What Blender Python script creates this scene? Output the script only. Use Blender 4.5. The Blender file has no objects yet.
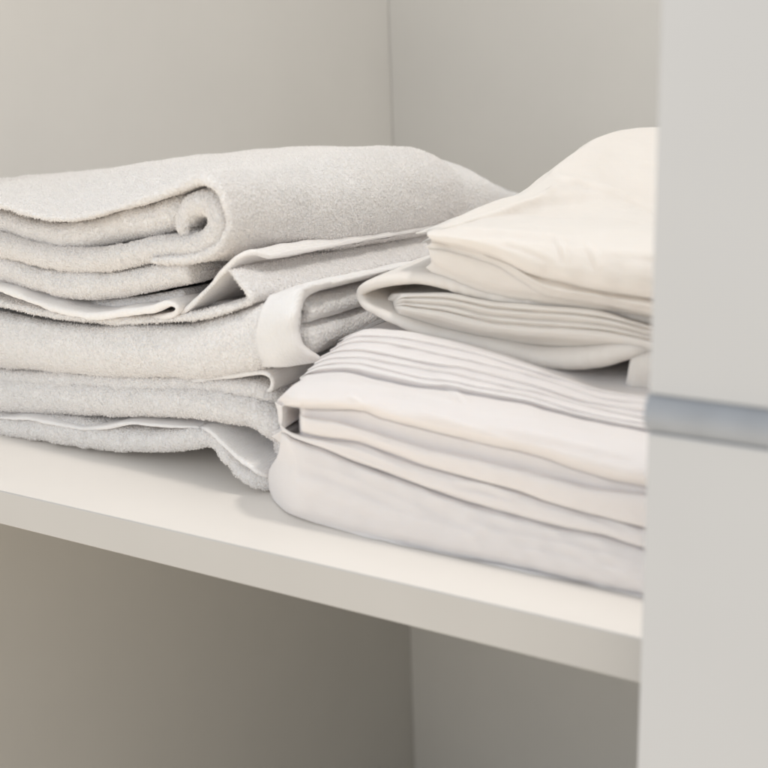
import bpy, bmesh, math, random
import numpy as np
from mathutils import Vector, Matrix, noise

random.seed(7)
scene = bpy.context.scene
COL = scene.collection
ZO = 1.25                      # height of the camera above the floor (m)

# ------------------------------------------------------------------ camera
F = 1210.0                     # focal length in pixels of a 768 px picture
wv = Vector((-.4846, .8200, -.3050)).normalized()
dv = Vector((.1217, -.2820, -.9516)); dv = (dv - wv * dv.dot(wv)).normalized()
rv = dv.cross(wv).normalized()
cam_d = bpy.data.cameras.new("camera")
cam = bpy.data.objects.new("camera", cam_d); COL.objects.link(cam)
cam_d.sensor_width = 36.0
cam_d.lens = 36.0 * F / 768.0
cam_d.clip_start = .02; cam_d.clip_end = 50
Mx = Matrix((rv, -dv, -wv)).transposed().to_4x4()
Mx.translation = Vector((0, 0, ZO))
cam.matrix_world = Mx
cam_d.dof.use_dof = True
cam_d.dof.focus_distance = .76
cam_d.dof.aperture_fstop = 7.5
scene.camera = cam


def at(px, py, Y):
    """point on the vertical plane at depth Y that a photo pixel looks at"""
    d = rv * (px - 384.0) + dv * (py - 384.0) + wv * F
    t = Y / d.y
    return np.array((d.x * t, Y, d.z * t + ZO))


def on_shelf(px, py):
    d = rv * (px - 384.0) + dv * (py - 384.0) + wv * F
    t = (SHELF - ZO) / d.z
    return np.array((d.x * t, d.y * t, SHELF))


SHELF = ZO - .275
YF = .464                      # front edge of the shelf
YB = 1.22                      # inner face of the back panel
XL = -.697                     # inner face of the left side panel

# ------------------------------------------------------------------ materials


def mat(name, col, rough=.6, sheen=0., transl=0., bumps=(), spec=.3, tint=None, sss=0.):
    m = bpy.data.materials.new(name); m.use_nodes = True
    nt = m.node_tree; N = nt.nodes; L = nt.links
    N.clear()
    out = N.new('ShaderNodeOutputMaterial')
    p = N.new('ShaderNodeBsdfPrincipled')
    p.inputs['Base Color'].default_value = (*col, 1)
    p.inputs['Roughness'].default_value = rough
    p.inputs['Specular IOR Level'].default_value = spec
    p.inputs['Sheen Weight'].default_value = sheen
    p.inputs['Sheen Roughness'].default_value = .5
    if sss:
        p.inputs['Subsurface Weight'].default_value = sss
        p.inputs['Subsurface Radius'].default_value = (1.0, .92, .84)
        p.inputs['Subsurface Scale'].default_value = .005
    tc = N.new('ShaderNodeTexCoord')
    prev = None
    for (kind, scale, dist, stretch) in bumps:
        mp = N.new('ShaderNodeMapping')
        mp.inputs['Scale'].default_value = stretch
        L.new(tc.outputs['Object'], mp.inputs['Vector'])
        if kind == 'noise':
            t = N.new('ShaderNodeTexNoise'); t.inputs['Scale'].default_value = scale
            t.inputs['Detail'].default_value = 4; src = t.outputs['Fac']
        elif kind == 'voronoi':
            t = N.new('ShaderNodeTexVoronoi'); t.inputs['Scale'].default_value = scale
            src = t.outputs['Distance']
        else:
            t = N.new('ShaderNodeTexWave'); t.inputs['Scale'].default_value = scale
            t.inputs['Distortion'].default_value = 1.5; t.inputs['Detail'].default_value = 1
            src = t.outputs['Fac']
        L.new(mp.outputs['Vector'], t.inputs['Vector'])
        b = N.new('ShaderNodeBump'); b.inputs['Strength'].default_value = 1.0
        b.inputs['Distance'].default_value = dist
        L.new(src, b.inputs['Height'])
        if prev is not None:
            L.new(prev, b.inputs['Normal'])
        prev = b.outputs['Normal']
    if tint:
        t = N.new('ShaderNodeTexNoise'); t.inputs['Scale'].default_value = tint[0]
        t.inputs['Detail'].default_value = 3
        L.new(tc.outputs['Object'], t.inputs['Vector'])
        r = N.new('ShaderNodeValToRGB')
        r.color_ramp.elements[0].position = .3; r.color_ramp.elements[1].position = .7
        r.color_ramp.elements[0].color = (*[c * (1 - tint[1]) for c in col], 1)
        r.color_ramp.elements[1].color = (*[min(1, c * (1 + tint[1])) for c in col], 1)
        L.new(t.outputs['Fac'], r.inputs['Fac'])
        L.new(r.outputs['Color'], p.inputs['Base Color'])
    if prev is not None:
        L.new(prev, p.inputs['Normal'])
    if transl > 0:
        tr = N.new('ShaderNodeBsdfTranslucent'); tr.inputs['Color'].default_value = (*col, 1)
        mx = N.new('ShaderNodeMixShader'); mx.inputs['Fac'].default_value = transl
        L.new(p.outputs[0], mx.inputs[1]); L.new(tr.outputs[0], mx.inputs[2])
        L.new(mx.outputs[0], out.inputs['Surface'])
    else:
        L.new(p.outputs[0], out.inputs['Surface'])
    return m


ONE = (1, 1, 1)
M_terry = mat('terry_cotton', (.955, .928, .918), .95, .2, .05,
              (('noise', 70, .0010, ONE), ('voronoi', 500, .0017, ONE), ('noise', 1300, .0005, ONE)), .1, (40, .012), .7)
M_hem = mat('woven_hem_cotton', (.945, .912, .897), .85, .2, .08,
            (('noise', 90, .0008, ONE), ('wave', 240, .0002, (1, 1, 1)), ('noise', 700, .0005, ONE)), .15, (50, .015), .7)
M_sheet = mat('bed_linen_cotton', (.80, .773, .768), .8, .15, .08,
              (('noise', 38, .0010, (1, 1, 2.0)), ('noise', 130, .00045, (1, 1, 1.6)), ('noise', 1800, .00006, ONE)), .2, (30, .012), .7)
M_cream = mat('cream_linen_cotton', (.81, .775, .735), .8, .15, .08,
              (('noise', 34, .0012, (1, 1, 1.6)), ('noise', 130, .00045, (1, 1, 1.4)), ('noise', 1800, .00006, ONE)), .2, (30, .012), .7)
M_board = mat('white_melamine', (.80, .77, .73), .42, 0, 0, (('noise', 700, .00004, ONE),), .4, (14, .012))
M_side = mat('pale_grey_melamine', (.63, .622, .597), .5, 0, 0, (('noise', 700, .00005, ONE),), .35, (9, .015))
M_pile = mat('terry_loops', (.96, .95, .94), .95, 0, .45, (), .0)
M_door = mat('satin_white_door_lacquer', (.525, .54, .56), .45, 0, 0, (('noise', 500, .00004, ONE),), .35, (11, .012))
M_edge_shade = mat('shaded_melamine_edge', (.50, .495, .485), .45, 0, 0, (('noise', 600, .00004, ONE),), .35, (20, .012))  # shelf melamine darkened: weaker light on the front edge is painted in
M_trim = mat('grey_blue_anodised_trim', (.385, .415, .46), .42, 0, 0, (('noise', 60, .0002, (1, 1, 8)),), .5, (60, .06))

# ------------------------------------------------------------------ helpers


def link(name, me, m, parent=None):
    o = bpy.data.objects.new(name, me); COL.objects.link(o)
    me.materials.append(m)
    if m is M_terry: me.materials.append(M_pile)
    if parent: o.parent = parent
    return o


def thing(name, label, cat, loc=(0, 0, 0), group=None):
    o = bpy.data.objects.new(name, None); COL.objects.link(o)
    o.empty_display_size = .05
    o.location = loc
    o['label'] = label; o['category'] = cat
    if group: o['group'] = group
    return o


def keep_at(o, root):
    """parts are modelled in room coordinates: parent them without moving them"""
    o.parent = root
    o.matrix_parent_inverse = Matrix.Translation(root.location).inverted()


def cr(pts, n=None, step=None):
    """Catmull-Rom (centripetal-ish, chord length) resampling of a polyline of any dimension"""
    P = np.array(pts, float)
    d = np.sqrt(((P[1:] - P[:-1]) ** 2).sum(1)) ** .5
    t = np.concatenate(([0], np.cumsum(d)))
    m = np.zeros_like(P)
    m[1:-1] = (P[2:] - P[:-2]) / (t[2:] - t[:-2])[:, None]
    m[0] = (P[1] - P[0]) / (t[1] - t[0]); m[-1] = (P[-1] - P[-2]) / (t[-1] - t[-2])
    dense = np.linspace(0, t[-1], max(400, 30 * len(P)))

    def ev(x):
        i = np.clip(np.searchsorted(t, x, side='right') - 1, 0, len(t) - 2)
        h = (t[i + 1] - t[i])[:, None]; s = ((x - t[i])[:, None]) / h
        return ((2 * s**3 - 3 * s**2 + 1) * P[i] + (s**3 - 2 * s**2 + s) * h * m[i]
                + (-2 * s**3 + 3 * s**2) * P[i + 1] + (s**3 - s**2) * h * m[i + 1])
    D = ev(dense)
    L = np.concatenate(([0], np.cumsum(np.sqrt(((D[1:] - D[:-1]) ** 2).sum(1)))))
    if n is None: n = max(4, int(L[-1] / step) + 1)
    q = np.linspace(0, L[-1], n)
    return np.stack([np.interp(q, L, D[:, k]) for k in range(D.shape[1])], 1)


def pchip(xs, ys, q):
    x = np.array(xs, float); y = np.array(ys, float); q = np.array(q, float)
    if len(x) == 1: return np.full_like(q, y[0])
    h = np.diff(x); dl = np.diff(y) / h
    m = np.zeros_like(y); m[0] = dl[0]; m[-1] = dl[-1]
    for k in range(1, len(x) - 1):
        if dl[k - 1] * dl[k] > 0:
            w1 = 2 * h[k] + h[k - 1]; w2 = h[k] + 2 * h[k - 1]
            m[k] = (w1 + w2) / (w1 / dl[k - 1] + w2 / dl[k])
    i = np.clip(np.searchsorted(x, q, side='right') - 1, 0, len(x) - 2)
    s = (q - x[i]) / h[i]
    r = ((2 * s**3 - 3 * s**2 + 1) * y[i] + (s**3 - 2 * s**2 + s) * h[i] * m[i]
         + (-2 * s**3 + 3 * s**2) * y[i + 1] + (s**3 - s**2) * h[i] * m[i + 1])
    r = np.where(q > x[-1], y[-1] + m[-1] * (q - x[-1]), r)
    return np.where(q < x[0], y[0] + m[0] * (q - x[0]), r)


def grid_mesh(name, G, closed_v, caps=True):
    """G: (nu, nv, 3) grid -> bmesh with smooth faces"""
    nu, nv, _ = G.shape
    V = G.reshape(-1, 3).tolist(); fs = []
    for i in range(nu - 1):
        for j in range(nv if closed_v else nv - 1):
            k = (j + 1) % nv
            fs.append((i * nv + j, i * nv + k, (i + 1) * nv + k, (i + 1) * nv + j))
    if caps and closed_v:
        fs.append(tuple(range(nv - 1, -1, -1)))
        fs.append(tuple((nu - 1) * nv + j for j in range(nv)))
    me = bpy.data.meshes.new(name)
    me.from_pydata(V, [], fs)
    bm = bmesh.new(); bm.from_mesh(me)
    bmesh.ops.recalc_face_normals(bm, faces=bm.faces)
    bm.to_mesh(me); bm.free()
    return me


def ruffle(me, octs, seed=0., stretch=(1, 1, 1), only=None):
    """push the surface in and out along its normals: slack, puckers, loops of the pile"""
    me.update()
    n = len(me.vertices)
    nor = np.empty(n * 3); me.vertex_normals.foreach_get('vector', nor); nor = nor.reshape(-1, 3)
    co = np.empty(n * 3); me.vertices.foreach_get('co', co); co = co.reshape(-1, 3)
    off = np.zeros(n)
    so = Vector((seed * 3.1, seed * 1.7, seed * 5.3))
    for (size, amp) in octs:
        for i in range(n):
            c = co[i]
            off[i] += amp * noise.noise(Vector((c[0] * stretch[0], c[1] * stretch[1], c[2] * stretch[2])) / size + so)
    co += nor * off[:, None]
    me.vertices.foreach_set('co', co.ravel()); me.update()
    for p in me.polygons: p.use_smooth = True


def add_pile(me, per_m2, ymax, h=.0010, w=.00016, seed=1):
    """terry loops: tiny arched strips standing on the surface, added to the same mesh"""
    rng = random.Random(seed)
    V = [tuple(v.co) for v in me.vertices]
    Fs = [tuple(p.vertices) for p in me.polygons]
    n0 = len(Fs)
    for p in me.polygons:
        if len(p.vertices) != 4: continue
        c = p.center
        if c.y > ymax: continue
        k = p.area * per_m2
        k = int(k) + (rng.random() < k - int(k))
        a, b, c_, d = [me.vertices[i].co for i in p.vertices]
        for _ in range(k):
            u, v = rng.random(), rng.random()
            q = (a * (1 - u) + b * u) * (1 - v) + (d * (1 - u) + c_ * u) * v
            nn = (p.normal + Vector((rng.uniform(-.6, .6), rng.uniform(-.6, .6), rng.uniform(-.6, .6)))).normalized()
            t = nn.cross(Vector((rng.uniform(-1, 1), rng.uniform(-1, 1), rng.uniform(-1, 1))))
            if t.length < 1e-4: continue
            t.normalize(); s = nn.cross(t)
            hh = h * rng.uniform(.5, 1.25); ww = w * rng.uniform(.7, 1.2); ln = hh * .45
            i0 = len(V)
            for (al, up) in ((-1, -.25), (-.8, .6), (0, 1), (.8, .6), (1, -.25)):
                m_ = q + t * (al * ln) + nn * (up * hh)
                V.append(tuple(m_ - s * ww)); V.append(tuple(m_ + s * ww))
            for e in range(4):
                Fs.append((i0 + 2 * e, i0 + 2 * e + 1, i0 + 2 * e + 3, i0 + 2 * e + 2))
    me2 = bpy.data.meshes.new(me.name)
    me2.from_pydata(V, [], Fs); me2.update()
    me2.polygons.foreach_set('use_smooth', [True] * len(Fs))
    me2.polygons.foreach_set('material_index', [0] * n0 + [1] * (len(Fs) - n0))
    return me2


YOFF = 0.0                     # how far the textile being built stands behind the front line of the pile
PXM = 1750.0                   # pixels per metre at the front of the stacks


def sag(G):
    h = np.clip((G[:, :, 2] - SHELF - .02) / .10, 0, 1)
    G[:, :, 2] -= .095 * np.clip(G[:, :, 1] - .54, 0, .5) * h
    return G


def ribbon(name, path, t, yb, m, root, back=None, yf=.53, squash=None, step=.0014, octs=(), seed=0.,
           pile=0, pile_y=.8, round_=1., frill=.0015, ease=.10, dy=None, hem=None):
    """a length of cloth seen end-on: its line is traced at the front and it runs back into the shelf.
    path: (px, py) or (px, py, Y); t: thickness in photo pixels (number or list along the path)"""
    P3 = np.array([at(p[0], p[1], (p[2] if len(p) > 2 else yf) + YOFF) for p in path])
    Pf = cr(P3, step=step)
    n = len(Pf)
    tt = np.atleast_1d(np.array(t, float)) / PXM
    T = np.interp(np.linspace(0, 1, n), np.linspace(0, 1, len(tt)), tt) if len(tt) > 1 else np.full(n, tt[0])
    d = np.arange(n) * step
    for dd in (d, d[::-1]):
        r = T / 2
        k = dd < r
        T = np.where(k, T * np.sqrt(np.clip(1 - (1 - dd / np.maximum(r, 1e-6)) ** 2, .02, 1)), T)
    if back is not None:
        Pb = cr(np.array([at(p[0], p[1], p[2] if len(p) > 2 else yf) if len(p) == 3 and p[0] > 5
                          else np.array((p[0], yb, p[1] + ZO)) for p in back]), n=n)
    else:
        Pb = Pf
    ys = [0]
    while ys[-1] < yb - .53:
        ys.append(ys[-1] + min(.0055, .0012 + ys[-1] * .035))
    ys = np.array(ys)
    tan = np.gradient(Pf[:, [0, 2]], axis=0); tan /= np.linalg.norm(tan, axis=1)[:, None] + 1e-9
    tb = np.gradient(Pb[:, [0, 2]], axis=0); tb /= np.linalg.norm(tb, axis=1)[:, None] + 1e-9
    na = 9
    rows = []
    for i in range(n):
        row = []
        fr = frill * noise.noise(Vector((i * step / .012, seed * 7.7, 0))) + .5 * frill * noise.noise(Vector((i * step / .004, seed * 3.7, 4)))

        def pt(y, k):
            s = min(1, max(0, (y) / ease)); s = s * s * (3 - 2 * s)
            Y = Pf[i, 1] + fr + y
            q = Pf[i] * (1 - s) + Pb[i] * s
            nn = np.array((-tan[i, 1], tan[i, 0])) * (1 - s) + np.array((-tb[i, 1], tb[i, 0])) * s
            nn = nn / (np.linalg.norm(nn) + 1e-9)
            return np.array((q[0] + nn[0] * k, Y, q[2] + nn[1] * k))
        r = T[i] / 2
        for y in ys[::-1]:
            row.append(pt(r * round_ + y, r))
        for a in range(1, na):
            th = math.pi / 2 - math.pi * a / na
            row.append(pt(r * round_ * (1 - math.cos(th)), r * math.sin(th)))
        for y in ys:
            row.append(pt(r * round_ + y, -r))
        rows.append(row)
    G = np.array(rows)
    if squash is not None:
        G = squash(G)
    elif m in (M_terry, M_hem):
        G = sag(G)
    me = grid_mesh(name, G, True)
    if octs: ruffle(me, octs, seed)
    for p in me.polygons: p.use_smooth = True
    if pile: me = add_pile(me, pile, pile_y, seed=int(seed * 10) + 1)
    o = link(name, me, m); keep_at(o, root)
    return o


def crv(*pts):
    return [(p[0], p[1]) for p in pts]


def shift(c, dy):
    return [(x, y + dy) for x, y in c]


def mix(a, b, f, n=40):
    x0 = a[0][0] * (1 - f) + b[0][0] * f; x1 = a[-1][0] * (1 - f) + b[-1][0] * f
    q = np.linspace(0, 1, n)
    xa = a[0][0] + (a[-1][0] - a[0][0]) * q; xb = b[0][0] + (b[-1][0] - b[0][0]) * q
    ya = pchip([p[0] for p in a], [p[1] for p in a], xa); yb_ = pchip([p[0] for p in b], [p[1] for p in b], xb)
    return list(zip((xa * (1 - f) + xb * f).tolist(), (ya * (1 - f) + yb_ * f).tolist()))


def wrinkle(G, lst):
    """small creases: (x0, y0, x1, y1, width, depth in mm), each a ridge with a groove beside it"""
    P = G - np.array((0, 0, ZO))
    zc = P @ np.array(wv); u = P @ np.array(rv) / zc * F + 384; v = P @ np.array(dv) / zc * F + 384
    D = np.zeros(G.shape[:2])
    for (x0, y0, x1, y1, wd_, dp) in lst:
        L = math.hypot(x1 - x0, y1 - y0); tx, ty = (x1 - x0) / L, (y1 - y0) / L
        a = ((u - x0) * tx + (v - y0) * ty) / L
        b = (-(u - x0) * ty + (v - y0) * tx) + 1.5 * np.sin(a * 5.)
        D += dp * .001 * np.clip(1 - (2 * a - 1) ** 2, 0, 1) ** .7 * (np.exp(-(b / wd_) ** 2) - .8 * np.exp(-((b - 1.7 * wd_) / wd_) ** 2))
    D *= np.clip((.95 - G[:, :, 1]) / .1, 0, 1)
    n = P / np.linalg.norm(P, axis=2)[:, :, None]
    up = np.array((0, 0, 1.))
    return G - n * (D * .6)[:, :, None] + up * (D * .6)[:, :, None]


def draped(name, guides, m, root, nu=300, sub=6, octs=(), seed=0., left_back=.16, right_back=.1, floor=None,
           stretch=(1, 1, 1), pile=0, pile_y=.8, wobble=.0009, wrinkles=()):
    """cloth through traced crease and ridge lines. guide: (points, Y or [(px, Y)...]) or ('back', index, Y, dz)"""
    q = np.linspace(0, 1, nu)
    C = []
    for g in guides:
        if g[0] == 'back':
            C.append(None); continue
        pts, Y = g[0], g[1]
        px = pts[0][0] + (pts[-1][0] - pts[0][0]) * q
        py = pchip([p[0] for p in pts], [p[1] for p in pts], px) + np.array([.9 * noise.noise(Vector((x / 26., len(C) * 3.3, seed + 9))) for x in px])
        yy = np.full(nu, Y) if not isinstance(Y, (list, tuple)) else pchip([p[0] for p in Y], [p[1] for p in Y], np.clip(px, Y[0][0], Y[-1][0]))
        wob = np.array([wobble * noise.noise(Vector((x / 18., len(C) * 5.1, seed))) for x in px])
        A = np.array([at(a, b, c) for a, b, c in zip(px, py, yy + wob + YOFF)])
        C.append(A)
    for k, g in enumerate(guides):
        if g[0] == 'back':
            A = C[g[1]].copy(); A[:, 1] = g[2]; A[:, 2] += g[3]
            C[k] = A
    S = np.array(C)                                 # (ng, nu, 3)
    ng = len(C)
    rows = []
    # across: Catmull-Rom through the guides, open chain, closed at the back by one face strip
    m_ = np.zeros_like(S)
    dist = np.sqrt(((S[1:] - S[:-1]) ** 2).sum(2)).mean(1) ** .5 + 1e-5
    t = np.concatenate(([0], np.cumsum(dist)))
    for k in range(ng):
        a, b = max(0, k - 1), min(ng - 1, k + 1)
        m_[k] = (S[b] - S[a]) / (t[b] - t[a])
    for k in range(ng - 1):
        h = t[k + 1] - t[k]
        big = dist[k] > .2
        for s in np.linspace(0, 1, (24 if big else sub) + 1)[:-1]:
            rows.append((2 * s**3 - 3 * s**2 + 1) * S[k] + (s**3 - 2 * s**2 + s) * h * m_[k]
                        + (-2 * s**3 + 3 * s**2) * S[k + 1] + (s**3 - s**2) * h * m_[k + 1])
    rows.append(S[-1])
    G = np.array(rows).transpose(1, 0, 2)           # (nu, nv, 3)
    ext = []
    if left_back:
        for k in range(12, 0, -1):
            a = k / 12.
            E = G[0].copy(); zc = G[0][:, 2].mean()
            E[:, 0] -= .004 * math.sin(min(1, a * 3) * math.pi / 2) - .01 * a
            E[:, 1] = np.minimum(E[:, 1] + left_back * a ** 1.5 + .001, max(E[:, 1].max(), .6))
            E[:, 2] = E[:, 2] * (1 - .12 * a) + zc * .12 * a
            ext.append(E)
    G = np.concatenate((np.array(ext), G)) if ext else G
    if floor is not None:
        G[:, :, 2] = np.maximum(G[:, :, 2], floor)
    if wrinkles: G = wrinkle(G, wrinkles)
    if m is M_terry: G = sag(G)
    me = grid_mesh(name, G, True)
    if octs: ruffle(me, octs, seed, stretch)
    for p in me.polygons: p.use_smooth = True
    if pile: me = add_pile(me, pile, pile_y, seed=int(seed * 10) + 1)
    o = link(name, me, m); keep_at(o, root)
    return o


def box(bm, x0, x1, y0, y1, z0, z1):
    r = bmesh.ops.create_cube(bm, size=1)
    for v in r['verts']:
        v.co = Vector(((x0 + x1) / 2 + v.co.x * (x1 - x0), (y0 + y1) / 2 + v.co.y * (y1 - y0), (z0 + z1) / 2 + v.co.z * (z1 - z0)))


def board(name, x0, x1, y0, y1, z0, z1, m, root, bev=.0012):
    bm = bmesh.new(); box(bm, x0, x1, y0, y1, z0, z1)
    bmesh.ops.bevel(bm, geom=bm.edges[:], offset=bev, segments=3, affect='EDGES', profile=.6)
    me = bpy.data.meshes.new(name); bm.to_mesh(me); bm.free()
    for p in me.polygons: p.use_smooth = False
    o = link(name, me, m); keep_at(o, root)
    return o


# ------------------------------------------------------------------ wardrobe
XR = .55
ZB, ZT = ZO - 1.14, ZO + .75
wd = thing('wardrobe', 'pale grey built-in wardrobe compartment with one white shelf carrying the folded linen', 'wardrobe', (-.07, .84, ZB))
board('side_panel', XL - .018, XL, YF - .002, YB + .012, ZB, ZT, M_side, wd)
board('side_panel', XR, XR + .018, YF - .002, YB + .012, ZB, ZT, M_side, wd)
board('back_panel', XL + .0005, XR - .0005, YB, YB + .010, ZB + .002, ZT - .002, M_side, wd, .0005)
board('base_panel', XL + .0005, XR - .0005, YF + .001, YB - .0005, ZB, ZB + .020, M_side, wd)
sh = board('shelf', XL + .0005, XR - .0005, YF + .0012, YB - .001, SHELF - .0222, SHELF, M_board, wd, .0003)
eb = board('shaded_edge', XL + .0005, XR - .0005, YF, YF + .0011, SHELF - .0222, SHELF - .0001, M_edge_shade, wd, .0005)  # thin strip of the shelf front that carries the painted shade
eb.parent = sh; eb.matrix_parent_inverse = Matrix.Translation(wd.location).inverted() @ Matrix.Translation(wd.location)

# sliding door hanging in front, on the right
YD = .418
dl = at(648, 415, YD)[0]
sd = thing('sliding_door', 'white lacquered sliding door with a grey blue horizontal trim strip at right', 'door', (dl + .35, YD + .01, ZB))
zt = at(649, 394, YD)[2]; zb = at(649, 433, YD)[2]
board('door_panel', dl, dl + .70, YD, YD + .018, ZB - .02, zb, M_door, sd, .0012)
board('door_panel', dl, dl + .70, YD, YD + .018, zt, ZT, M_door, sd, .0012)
# shallow rounded trim between the two panels
bm = bmesh.new()
prof = []
zm = (zt + zb) / 2; hz = (zt - zb) / 2 - .0003
for k in range(15):
    a = -1 + 2 * k / 14
    prof.append((YD + .0012 - .0052 * (1 - abs(a) ** 2.2) , zm + a * hz))
prof += [(YD + .016, zm + hz), (YD + .016, zm - hz)]
for x in (dl - .0004, dl + .70):
    for (y, z) in prof: bm.verts.new((x, y, z))
bm.verts.ensure_lookup_table(); n = len(prof)
for k in range(n): bm.faces.new([bm.verts[i] for i in (k, (k + 1) % n, n + (k + 1) % n, n + k)])
bm.faces.new([bm.verts[k] for k in range(n)]); bm.faces.new([bm.verts[n + k] for k in range(n)])
bmesh.ops.recalc_face_normals(bm, faces=bm.faces)
me = bpy.data.meshes.new('trim_strip'); bm.to_mesh(me); bm.free()
for p in me.polygons: p.use_smooth = len(p.vertices) == 4
keep_at(link('trim_strip', me, M_trim), sd)

# ------------------------------------------------------------------ bed linen
GL = 'white bed linen folded in the right-hand pile'
OS = ((.055, .0022), (.018, .0006), (.006, .00012))

E = 790  # the pile runs on behind the door to here

c_bot = crv((274, 501), (279, 506), (288, 513), (310, 521), (350, 532), (400, 545), (450, 556), (500, 567), (550, 578), (600, 588), (645, 598), (E, 630))
c3 = crv((281, 431), (286, 434), (292, 438), (325, 450), (350, 461), (390, 475), (437, 492), (470, 503), (510, 514), (560, 527), (600, 535), (645, 549), (E, 580))
s4 = thing('folded_sheet', 'thick smooth white folded sheet lying on the shelf, lowest of the right pile', 'bed sheet', tuple(at(450, 556, .6)), GL)
LY = lambda y, d=.045: [(262, y + d), (272, y + d * .45), (281, y + d * .12), (290, y), (E, y)]
def lead(c, *pts):
    return list(pts) + [p for p in c if p[0] > pts[-1][0] + 8]
LS = lambda y: [(262, y + .036), (270, y + .023), (280, y + .009), (292, y + .002), (306, y), (E, y)]
draped('cloth', [
    ('back', 1, .80, .0), (shift(c3, -6), LY(.55)), (shift(c3, -1), LY(.5115)), (shift(c3, 1.5), LY(.5068)), (shift(c3, 6), LY(.5035)),
    (lead(mix(c3, c_bot, .3), (279, 455)), LS(.502)), (lead(mix(c3, c_bot, .55), (270, 471)), LS(.4995)), (lead(mix(c3, c_bot, .8), (269, 486)), LS(.500)), (lead(mix(c3, c_bot, .94), (271, 495)), LS(.503)),
    (c_bot, [(a, on_shelf(a, b)[1]) for a, b in c_bot]), ('back', 9, .536, .0004), ('back', 9, .80, 0)],
    M_sheet, s4, nu=360, sub=9, wrinkles=[(300, 462, 430, 512, 4, .8), (480, 530, 660, 566, 4.5, .9), (305, 490, 400, 520, 4, .6), (420, 500, 520, 545, 5, .7), (560, 545, 645, 585, 4, .6), (292, 445, 300, 500, 4, .9)],
    octs=((.06, .0014), (.02, .0003)), seed=1., floor=SHELF + .0006, stretch=(.6, 1, 1))

lineB = crv((345, 338), (356, 332), (372, 328), (400, 330), (440, 337), (500, 353), (560, 373), (610, 389), (645, 393), (E, 410))
lineA = crv((300, 378), (308, 374), (340, 371), (380, 379), (420, 387), (448, 389), (456, 391), (500, 399), (530, 404), (545, 409), (600, 422), (645, 431), (E, 460))
c1 = crv((275, 402), (285, 407), (300, 409), (340, 410), (362, 411), (380, 418), (430, 431), (480, 443), (540, 457), (580, 471), (620, 482), (645, 487), (E, 518))
rdg = crv((277, 410), (290, 414), (303, 417), (340, 424), (380, 437), (415, 447), (460, 457), (510, 469), (550, 479), (590, 490), (645, 497), (E, 530))
c2 = crv((278, 420), (283, 425), (290, 430), (300, 433), (330, 439), (355, 442), (390, 454), (420, 465), (460, 476), (490, 485), (515, 491), (550, 503), (600, 517), (645, 528), (E, 560))
s3 = thing('folded_sheet', 'white folded sheet with finely pleated top and fat rolled front', 'bed sheet', tuple(at(450, 470, .6)), GL)
def PK(y, deep=.034):   # the band ends in a small pocket at its left tip
    return [(270, .522), (275, .514), (279, .509), (283, .509), (287, y + deep), (297, y + deep), (301, y + .002), (304, y), (E, y)]
def LR(y):   # the wrapping layer's own left edge
    return [(270, .520), (275, .513), (280, .5085), (286, y + .001), (294, y), (E, y)]
def LT(y):
    return [(262, y + .03), (277, y + .012), (290, y + .002), (300, y), (E, y)]
gs = [('back', 1, .86, .0), (crv((345, 338), (356, 331), (372, 327), (440, 331), (500, 345), (560, 361), (610, 374), (E, 394)), .582), (mix(lineB, lineA, .01), .556), (mix(lineB, lineA, .03), .551)]
NP = 6
rr = random.Random(11)
fs_ = np.cumsum([rr.uniform(.6, 1.5) for _ in range(NP)]); fs_ = fs_ / fs_[-1]


def line_at(f, k):
    # a pleat line that wanders between lineB and lineA
    A, B = mix(lineB, lineA, f), mix(lineB, lineA, max(.03, min(.985, f + rr.uniform(-.07, .07) * (0 if k == NP - 1 else 1))))
    n = len(A)
    return [(A[i][0] * (1 - i / (n - 1)) + B[i][0] * i / (n - 1), A[i][1] * (1 - i / (n - 1)) + B[i][1] * i / (n - 1) + .8 * math.sin(i * .5 + k * 2.1)) for i in range(n)]


for k in range(NP):
    f = .03 + .95 * fs_[k]; f0 = .03 + .95 * (fs_[k - 1] if k else 0)
    y = .551 - .027 * f; y0 = .551 - .027 * f0
    a, b, c, d = [rr.uniform(0, .0008) for _ in range(4)]
    ln = line_at(f, k)
    gs.append((mix(lineB, lineA, f0 + (f - f0) * .5), [(300, (y + y0) / 2 - .0008 - a), (400, (y + y0) / 2 - .0008 - b), (500, (y + y0) / 2 - .0008 - c), (600, (y + y0) / 2 - .0008 - d), (E, (y + y0) / 2 - .001)]))
    if k < NP - 1:
        gs.append((shift(ln, -1.6), [(300, y - .0008), (420, y - .0008 - a * .2), (520, y - .0006), (E, y - .0007)]))
        gs.append((ln, [(300, y - .0001 + c * .3), (420, y - .0003 + a * .5), (540, y - .0003 + b * .5), (E, y - .0003)]))
i_b3 = None
gs += [(lineA, .528), (shift(lineA, 2.5), .5215), (mix(lineA, c1, .3), LT(.509)), (mix(lineA, c1, .6), LT(.502)), (mix(lineA, c1, .82), LT(.500)), (mix(lineA, c1, .95), LT(.504)),
       (c1, PK(.510, .022)), (shift(c1, 1.5), PK(.509)), (mix(c1, rdg, .75), PK(.5075)), (rdg, PK(.5035)), (mix(rdg, c2, .35), PK(.5025)), (shift(c2, -3), PK(.504)),
       (c2, PK(.5088, .022)), (shift(c2, 1.8), LR(.5065)), (mix(c2, c3, .35), LR(.504)), (mix(c2, c3, .8), LR(.5035)), (shift(c3, -1.8), LR(.5055)), (shift(c3, 0), LR(.5095)), (shift(c3, .5), LY(.535, .02))]
gs.append(('back', len(gs) - 1, .80, 0))
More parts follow.
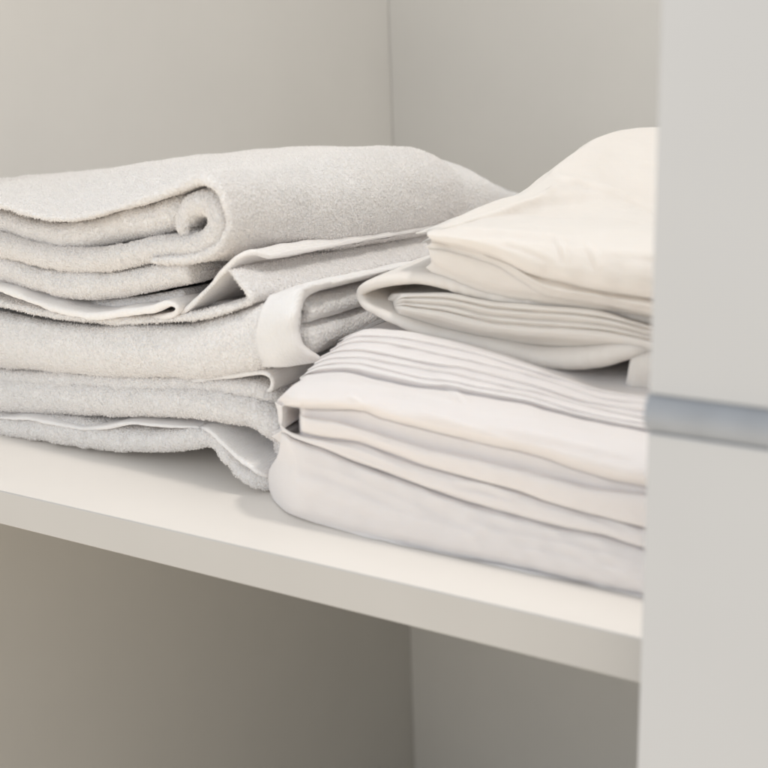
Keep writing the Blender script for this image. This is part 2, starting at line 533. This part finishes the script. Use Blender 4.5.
draped('cloth', gs, M_sheet, s3, nu=460, sub=7, wobble=.0004, wrinkles=[(346, 396, 366, 404, 3, 1.2), (440, 384, 470, 400, 2.5, 1.0), (360, 384, 470, 402, 3.5, .7), (480, 424, 640, 455, 4, .8), (400, 408, 520, 440, 4, .7),
       (455, 482, 522, 494, 3, 1.6), (330, 444, 420, 474, 2.5, .8), (330, 424, 430, 448, 2, .6), (540, 500, 640, 528, 2.5, .7), (520, 470, 620, 486, 2, .6)], octs=((.05, .0008), (.016, .00018)), seed=2., stretch=(.5, 1, 1), left_back=.2)

# third: folded over itself, open loop on the left
YOFF = .048
s2 = thing('folded_sheet', 'cream folded sheet with open looped left end, above the pleated sheet', 'bed sheet', tuple(at(500, 330, .6)), GL)
OR = ((.03, .0008), (.010, .0003))
ribbon('outer_fold', [(E, 352, .53), (700, 333, .528), (650, 320, .526), (600, 307, .525), (560, 303, .524), (520, 301, .523), (480, 294, .522), (440, 283, .521), (410, 280, .521), (385, 282, .522), (367, 287, .523), (358, 294, .524),
                      (361, 303, .522), (374, 312, .520), (400, 324, .518), (430, 336, .517), (470, 346, .516), (500, 354, .515), (530, 361, .515), (560, 363, .515), (595, 359, .516), (625, 352, .517), (645, 346, .519), (690, 348, .525), (E, 362, .53)],
       [14, 16, 18, 18, 17, 15, 12, 10, 11, 14, 18, 20, 17, 12, 12], .86, M_cream, s2, octs=OR, seed=3., round_=1.3, frill=.0012)
t_in = crv((393, 302), (402, 294), (440, 292), (500, 302), (560, 306), (600, 311), (650, 325), (E, 358))
b_in = crv((395, 309), (405, 314), (440, 322), (480, 333), (540, 340), (600, 343), (650, 350), (E, 375))
gs = [('back', 1, .84, 0), (shift(t_in, -6), .560)]
for k, f in enumerate((0., .17, .40, .58)):
    yy = .5185 - .002 * f
    wv_ = lambda y: [(390, y + .028), (396, y + .006), (403, y), (E, y)]
    gs.append((mix(t_in, b_in, f + .025), wv_(yy + .0022)))
    gs.append((mix(t_in, b_in, f + .08), wv_(yy - .0002)))
    gs.append((mix(t_in, b_in, f + .13), wv_(yy - .0006)))
gs += [(mix(t_in, b_in, .80), wv_(.5165)), (mix(t_in, b_in, .97), wv_(.520)), (shift(b_in, 4), wv_(.545))]
gs.append(('back', len(gs) - 1, .84, 0))
draped('inner_fold', gs, M_cream, s2, octs=((.03, .0006),), seed=4., left_back=.1, wobble=.0004)
h0 = crv((634, 350), (650, 350), (720, 366)); h1 = crv((622, 396), (645, 399), (720, 412))
HY = lambda y: [(620, y + .012), (627, y + .002), (634, y), (720, y)]
draped('hanging_end', [('back', 1, .70, 0), (shift(h0, -4), HY(.535)), (h0, HY(.523)), (mix(h0, h1, .3), HY(.5185)), (mix(h0, h1, .7), HY(.5185)), (h1, HY(.521)), (shift(h1, 1), HY(.54)), ('back', 6, .70, 0)],
       M_cream, s2, nu=60, octs=((.03, .0006),), seed=5., left_back=0)

# top: loosely folded cover, swelling up at the back
YOFF = .044
s1 = thing('folded_duvet_cover', 'loosely folded cream duvet cover swelling up at the back, topmost of the right pile', 'duvet cover', tuple(at(540, 300, .6)), GL)
top_e = crv((427, 231), (470, 214), (500, 200), (520, 192), (540, 179), (560, 163), (580, 150), (600, 139), (625, 133), (655, 130), (E, 128))
YT = [(427, .520), (470, .562), (500, .597), (520, .622), (540, .652), (560, .686), (580, .72), (600, .752), (655, .80), (E, .84)]
m0 = crv((427, 231.5), (475, 219), (530, 196), (560, 179), (600, 166), (655, 165), (E, 170))
l1 = crv((427, 231.7), (480, 217), (530, 199), (552, 187), (590, 187), (640, 203), (655, 208), (E, 224))
m1 = crv((427, 232.2), (480, 222), (545, 214), (600, 211), (655, 217), (E, 234))
m2 = crv((427, 233), (480, 226), (540, 226), (600, 230), (655, 236), (E, 258))
f1 = crv((427, 236), (480, 240), (530, 256), (590, 266), (655, 274), (E, 298))
f2 = crv((431, 240), (455, 246), (480, 252), (510, 263), (530, 273), (560, 281), (590, 288), (655, 298), (E, 326))
f3 = crv((431, 243), (455, 249), (480, 256), (510, 267), (530, 280), (548, 290), (600, 299), (655, 309), (E, 338))
draped('cloth', [
    ('back', 1, .90, -.05), (shift(top_e, 4), [(p, y + .035) for p, y in YT]), (shift(top_e, .5), [(p, y + .012) for p, y in YT]), (top_e, YT),
    (m0, [(427, .519), (475, .555), (530, .612), (560, .65), (600, .70), (655, .735), (E, .76)]),
    (l1, [(427, .519), (480, .551), (530, .602), (560, .637), (600, .667), (655, .684), (E, .70)]),
    (m1, [(427, .518), (480, .548), (545, .60), (600, .63), (655, .645), (E, .66)]),
    (mix(m1, m2, .55), [(427, .517), (480, .530), (540, .555), (600, .570), (E, .58)]),
    (m2, [(427, .516), (480, .520), (540, .530), (600, .535), (655, .535), (E, .54)]),
    (mix(m2, f1, .5), [(427, .514), (480, .512), (E, .513)]),
    (f1, [(427, .514), (480, .507), (E, .505)]), (mix(f1, f2, .7), [(427, .514), (480, .507), (E, .505)]),
    (f2, [(427, .516), (480, .510), (E, .509)]), (shift(f2, 1.5), [(427, .522), (480, .518), (E, .519)]),
    (mix(f2, f3, .6), [(427, .522), (500, .518), (535, .514), (E, .514)]), (f3, [(427, .524), (500, .519), (535, .515), (E, .516)]),
    (shift(f3, 2), .535), ('back', 16, .80, 0)],
    M_cream, s1, nu=380, sub=9, wobble=.0011, octs=((.05, .0022), (.022, .0010), (.009, .00025)), seed=6.,
    wrinkles=[(548, 170, 700, 222, 3.0, 2.2), (470, 221, 640, 221, 3.5, 1.2), (455, 229, 585, 236, 3, .9), (556, 236, 570, 262, 3.5, 1.2), (586, 243, 604, 268, 4, 1.0), (440, 236, 520, 252, 2.2, .8),
              (600, 250, 760, 270, 4, 1.0), (520, 200, 620, 190, 4, 1.2), (500, 240, 560, 258, 3, .8), (610, 160, 720, 172, 5, 1.2)], stretch=(.7, .8, 1), left_back=.12)
u0 = crv((427, 243), (455, 245), (500, 257), (560, 285), (655, 302), (E, 330))
u2 = crv((431, 264), (437, 269), (455, 277), (480, 286), (500, 292), (560, 300), (655, 314), (E, 340))
draped('under_fold', [('back', 1, .80, 0), (shift(u0, -4), .56), (u0, .545), (mix(u0, u2, .2), [(420, .545), (427, .527), (440, .524), (E, .53)]),
                      (mix(u0, u2, .55), [(420, .545), (427, .525), (440, .521), (E, .526)]), (mix(u0, u2, .9), [(420, .545), (430, .528), (445, .524), (E, .528)]),
                      (shift(u2, 2), .54), ('back', 6, .80, 0)],
       M_cream, s1, octs=((.04, .0012), (.012, .0003)), seed=7., left_back=.1)

# ------------------------------------------------------------------ towels
YOFF = 0.0
GT = 'white terry towels folded in the left-hand pile'
OT = ((.040, .0016), (.012, .0007), (.0042, .00042))
PD = .75e6

t4 = thing('folded_towel', 'white terry towel with one corner drooping onto the shelf, bottom of its pile', 'towel', tuple(at(100, 457, .6)), GT)
# lower layer lies on the shelf, arches and drops its corner in front
ribbon('lower_layer', [(-150, 418, .54), (-60, 422, .535), (0, 429, .533), (50, 434), (100, 441), (150, 444), (185, 441), (205, 440), (216, 448, .527), (225, 460, .524), (236, 472, .523), (255, 482, .524), (285, 487, .535)],
       [22, 22, 23, 23, 24, 26, 30, 32, 30, 26, 20, 20, 20], .90, M_terry, t4, octs=OT, seed=8., pile=PD, pile_y=.60)
ribbon('upper_layer', [(-150, 392, .545), (-60, 395, .54), (0, 398, .537), (50, 400, .534), (100, 403, .532), (150, 405, .531), (200, 408, .530), (235, 413, .529), (258, 422, .529), (275, 438, .532), (283, 458, .54), (290, 480, .55)],
       [38, 38, 40, 42, 44, 46, 44, 38, 34, 34, 30, 20], .90, M_terry, t4, octs=OT, seed=9., pile=PD, pile_y=.66)
ribbon('upper_layer', [(-150, 372, .55), (-60, 376, .545), (0, 382, .541), (60, 384, .538), (120, 387, .536), (180, 389, .535), (230, 391, .534), (260, 396, .535), (280, 408, .545)],
       [24, 24, 24, 22, 22, 22, 22, 18], .90, M_terry, t4, octs=OT, seed=10., pile=PD, pile_y=.70)
ribbon('hem', [(196, 429, .536), (208, 432, .530), (224, 446, .5235), (243, 463, .5205), (258, 474, .521), (270, 477, .53), (274, 462, .545), (276, 445, .56)], [5, 5, 5, 5, 5], .75, M_hem, t4, octs=((.02, .0005),), seed=11.)
ribbon('hem', [(-20, 418, .536), (20, 419, .532), (50, 423, .530), (80, 429, .530), (105, 428, .530), (130, 424, .531), (160, 426, .532), (200, 428, .534)], [3, 3, 4, 4, 4, 3], .70, M_hem, t4, octs=((.02, .0005),), seed=12.)

t3 = thing('folded_towel', 'white terry towel whose wide flat hem band opens like a lip', 'towel', tuple(at(150, 377, .6)), GT)
l3t = crv((-150, 300), (-60, 303), (0, 311), (25, 316), (60, 322), (100, 325), (160, 324), (200, 321), (230, 314), (262, 303), (282, 296), (302, 290))
l3b = crv((-150, 352), (-60, 360), (0, 366), (50, 370), (100, 375), (160, 377), (190, 378), (230, 374), (262, 368), (285, 362), (300, 354))
YH = lambda y: [(-150, y + .012), (0, y + .006), (100, y), (240, y - .002), (262, y - .003), (285, y + .000), (302, y + .006)]
draped('outer_layer', [('back', 1, .88, 0), (shift(l3t, -3), YH(.565)), (l3t, YH(.546)), (mix(l3t, l3b, .12), YH(.534)), (mix(l3t, l3b, .35), YH(.529)), (mix(l3t, l3b, .6), YH(.527)),
                       (mix(l3t, l3b, .85), YH(.529)), (mix(l3t, l3b, .96), YH(.534)), (shift(l3b, 2), YH(.550)), ('back', 8, .60, 0)],
       M_terry, t3, octs=((.04, .0018), (.012, .0007), (.0042, .00032)), seed=13., left_back=0, pile=PD * .7, pile_y=.60)
# the hem: a flat woven band wrapping the right end
rim = crv((297, 305), (292, 318), (290, 330), (292, 343), (300, 352), (318, 359))
def hem_band():
    A = [(270, 296, .534), (262, 310, .526), (258, 325, .5235), (257, 340, .5235), (258, 353, .525), (262, 366, .531)]
    B = [(310, 285, .545), (284, 299, .530), (277, 320, .5225), (277, 338, .5225), (280, 354, .5245), (288, 365, .531)]
    C = [(330, 281, .560), (302, 292, .540), (294, 312, .5255), (293, 332, .5245), (299, 348, .528), (318, 360, .545)]
    D = [(330, 284, .567), (306, 296, .550), (299, 314, .538), (298, 332, .537), (303, 346, .540), (318, 357, .552)]
    S = [cr(np.array([at(*p) for p in c]), n=70) for c in (A, B, C, D)]
    G = []
    for i in range(70):
        G.append(cr(np.array([s[i] for s in S]), n=26))
    me = grid_mesh('hem', np.array(G), False)
    ruffle(me, ((.015, .0006), (.005, .00015)), 14.)
    o = link('hem', me, M_hem); keep_at(o, t3)
    so = o.modifiers.new('thickness', 'SOLIDIFY'); so.thickness = .0022; so.offset = 0
hem_band()
# inner layers seen through the open right end, running back into the wardrobe
ribbon('inner_layer', [(180, 308, .552), (260, 306, .550), (292, 304, .548), (304, 307, .548), (306, 314, .548), (296, 318, .548), (260, 319, .55), (180, 321, .55)], [14, 14, 14, 13, 13, 14], .92, M_terry, t3, octs=OT, seed=15.)
ribbon('inner_layer', [(180, 332, .55), (260, 333, .549), (290, 330, .548), (303, 335, .548), (304, 345, .548), (294, 351, .548), (260, 354, .55), (180, 356, .55)], [18, 18, 18, 17, 17, 17], .92, M_terry, t3, octs=OT, seed=16.)
ribbon('upper_layer', [(120, 322, .56), (200, 316, .556), (262, 302, .550), (290, 291, .548), (312, 285, .551), (322, 285, .558)], [9, 9, 9, 10, 9], .92, M_hem, t3, octs=((.03, .0010), (.01, .0004)), seed=17., pile=0)
ribbon('hem', [(150, 385, .540), (190, 382, .537), (230, 376, .535), (255, 373, .534), (268, 375, .534), (271, 382, .535), (268, 391, .537), (250, 395, .54)], [6, 6, 6, 5, 5], .70, M_hem, t3, octs=((.02, .0006), (.006, .0002)), seed=18.)

t2 = thing('folded_towel', 'white terry towel with crumpled gaping corner, directly under the curled towel', 'towel', tuple(at(100, 318, .6)), GT)
ribbon('upper_layer', [(-150, 250, .55), (-60, 258, .545), (0, 271, .542), (30, 281, .538), (60, 287, .536), (100, 287.5, .534), (140, 281, .533), (165, 276, .533), (188, 273, .535)],
       [22, 24, 26, 28, 30, 30, 29, 26, 21], .88, M_terry, t2, octs=OT, seed=19., pile=PD, pile_y=.60)
ribbon('hem', [(-150, 268, .545), (-60, 277, .54), (0, 290, .536), (40, 305, .532), (75, 315, .529), (95, 317, .528), (125, 313, .527), (150, 310, .526), (168, 304, .526), (176, 308, .527), (172, 315, .53), (150, 319, .535)],
       [6, 6, 7, 7, 8, 8, 9, 8, 6, 5], .80, M_hem, t2, octs=((.02, .0010), (.006, .0003)), seed=20.)
ribbon('inner_layer', [(-150, 258, .56), (0, 298, .555), (60, 306, .552), (110, 306, .548), (150, 302, .546), (185, 297, .546)], [16, 16, 16, 16, 18], .85, M_terry, t2, octs=OT, seed=21.)
ribbon('lower_layer', [(-150, 285, .55), (-60, 291, .545), (0, 304, .540), (50, 315, .537), (100, 321, .535), (160, 320, .533), (200, 316, .531), (228, 309, .530), (245, 303, .530), (250, 298, .530), (245, 289, .531), (238, 281, .532), (231, 274, .534), (220, 268, .545)],
       [8, 8, 8, 8, 8, 8, 8, 8, 7, 7, 6], .90, M_terry, t2, octs=((.03, .0010), (.010, .0005), (.0042, .0003)), seed=22., pile=PD * .7, pile_y=.74)

ribbon('inner_fold', [(168, 317, .535), (184, 311, .533), (203, 293, .534), (222, 272, .537), (238, 257, .540), (252, 252, .545), (270, 256, .555)], [4, 5, 6, 6, 6], .80, M_hem, t2, octs=((.02, .0008), (.007, .0003)), seed=24.)

t1 = thing('folded_towel', 'fluffy white terry towel rolled into a curl, topmost of its pile', 'towel', tuple(at(100, 262, .6)), GT)
zb1 = at(215, 258, .53)[2]
def sq(G):
    Y = G[:, :, 1]
    s = np.interp(Y, [.53, .62, .70, .74, .786, .8166, .86, .917, .95, .98], [1, 1.18, 1.34, 1.36, 1.31, 1.16, .90, .52, .2, .1])
    G[:, :, 2] = zb1 - .1 * np.clip(Y - .53, 0, .5) + (G[:, :, 2] - zb1) * s
    return G
bk = [(-.78, -.120), (-.70, -.1155), (-.64, -.111), (-.58, -.1045), (-.52, -.0995), (-.46, -.0975), (-.425, -.098), (-.403, -.110), (-.400, -.126), (-.408, -.137), (-.43, -.1415), (-.47, -.1415)]
ribbon('outer_layer', [(-150, 190, .54), (-60, 196, .535), (0, 206), (25, 213), (50, 218), (75, 218.5), (100, 213), (130, 204), (160, 194), (185, 184), (202, 180), (216, 188), (224, 203), (227, 222), (222, 240), (208, 253), (185, 259), (150, 261)],
       [6, 6, 6, 6, 6, 7, 7, 8, 8, 7, 6], .94, M_terry, t1, back=bk, octs=((.05, .0020), (.014, .0008), (.0045, .00038)), seed=25., squash=sq, ease=.13, pile=PD * .8, pile_y=.80)
ribbon('inner_layer', [(-150, 200, .552), (-60, 208, .550), (0, 221, .548), (30, 231, .545), (60, 236, .543), (100, 229.5, .543), (130, 221.5, .541), (150, 219, .539), (172, 211, .539), (192, 207, .545)],
       [19, 20, 20, 20, 23, 28, 30, 30], .88, M_terry, t1, octs=OT, seed=27., squash=sq, pile=PD, pile_y=.57)
ribbon('inner_fold', [(-150, 217, .55), (-60, 231, .545), (0, 246, .540), (40, 256, .537), (80, 260, .535), (115, 257, .533), (150, 250, .531), (178, 247.5, .530), (197, 245, .530), (210, 236, .530), (213.5, 223, .530), (208, 210, .530), (197, 205, .530), (186, 208.5, .531), (180, 218, .532), (181, 231, .533), (190, 236, .535), (198, 231, .538)],
       [22, 22, 22, 23, 25, 26, 26, 25, 25, 25, 26, 26, 26, 25, 22], .88, M_terry, t1, octs=OT, seed=26., squash=sq, pile=PD * 1.3, pile_y=.57)

# ------------------------------------------------------------------ light
w = bpy.data.worlds.new("World"); scene.world = w; w.use_nodes = True
nt = w.node_tree; bg = nt.nodes['Background']
tc = nt.nodes.new('ShaderNodeTexCoord'); sx = nt.nodes.new('ShaderNodeSeparateXYZ')
mr = nt.nodes.new('ShaderNodeMapRange'); mr.inputs['From Min'].default_value = -.5; mr.inputs['From Max'].default_value = .4
mc = nt.nodes.new('ShaderNodeMix'); mc.data_type = 'RGBA'
mc.inputs['A'].default_value = (2.1, 1.82, 1.46, 1); mc.inputs['B'].default_value = (.945, .975, 1.0, 1)   # warm floor, pale room
nt.links.new(tc.outputs['Generated'], sx.inputs[0]); nt.links.new(sx.outputs['Z'], mr.inputs['Value'])
nt.links.new(mr.outputs['Result'], mc.inputs['Factor']); nt.links.new(mc.outputs['Result'], bg.inputs['Color'])
bg.inputs['Strength'].default_value = .62


def area(name, loc, target, size, power, col):
    l = bpy.data.lights.new(name, 'AREA'); l.shape = 'DISK'; l.size = size; l.energy = power; l.color = col
    o = bpy.data.objects.new(name, l); COL.objects.link(o)
    o.location = loc
    o.rotation_euler = (Vector(target) - Vector(loc)).to_track_quat('-Z', 'Y').to_euler()
    return o


area('ceiling_lamp', (.30, .545, ZO + 1.15), (-.30, .54, SHELF), .12, 7.0, (1.0, .93, .855))
area('overhead_fill', (.25, .70, ZO + 1.45), (-.25, .62, SHELF), 1.0, 4.2, (1.0, .95, .90))  # added soft fill from above, lifts the dark creases
area('room_daylight', (-.9, -1.6, ZO + .7), (-.3, .55, ZO - .2), 1.6, 14.0, (.95, .975, 1.0))

scene.view_settings.view_transform = 'Standard'
scene.view_settings.look = 'None'
scene.view_settings.exposure = .06
scene.view_settings.gamma = 1
scene.cycles.max_bounces = 10
scene.cycles.diffuse_bounces = 6
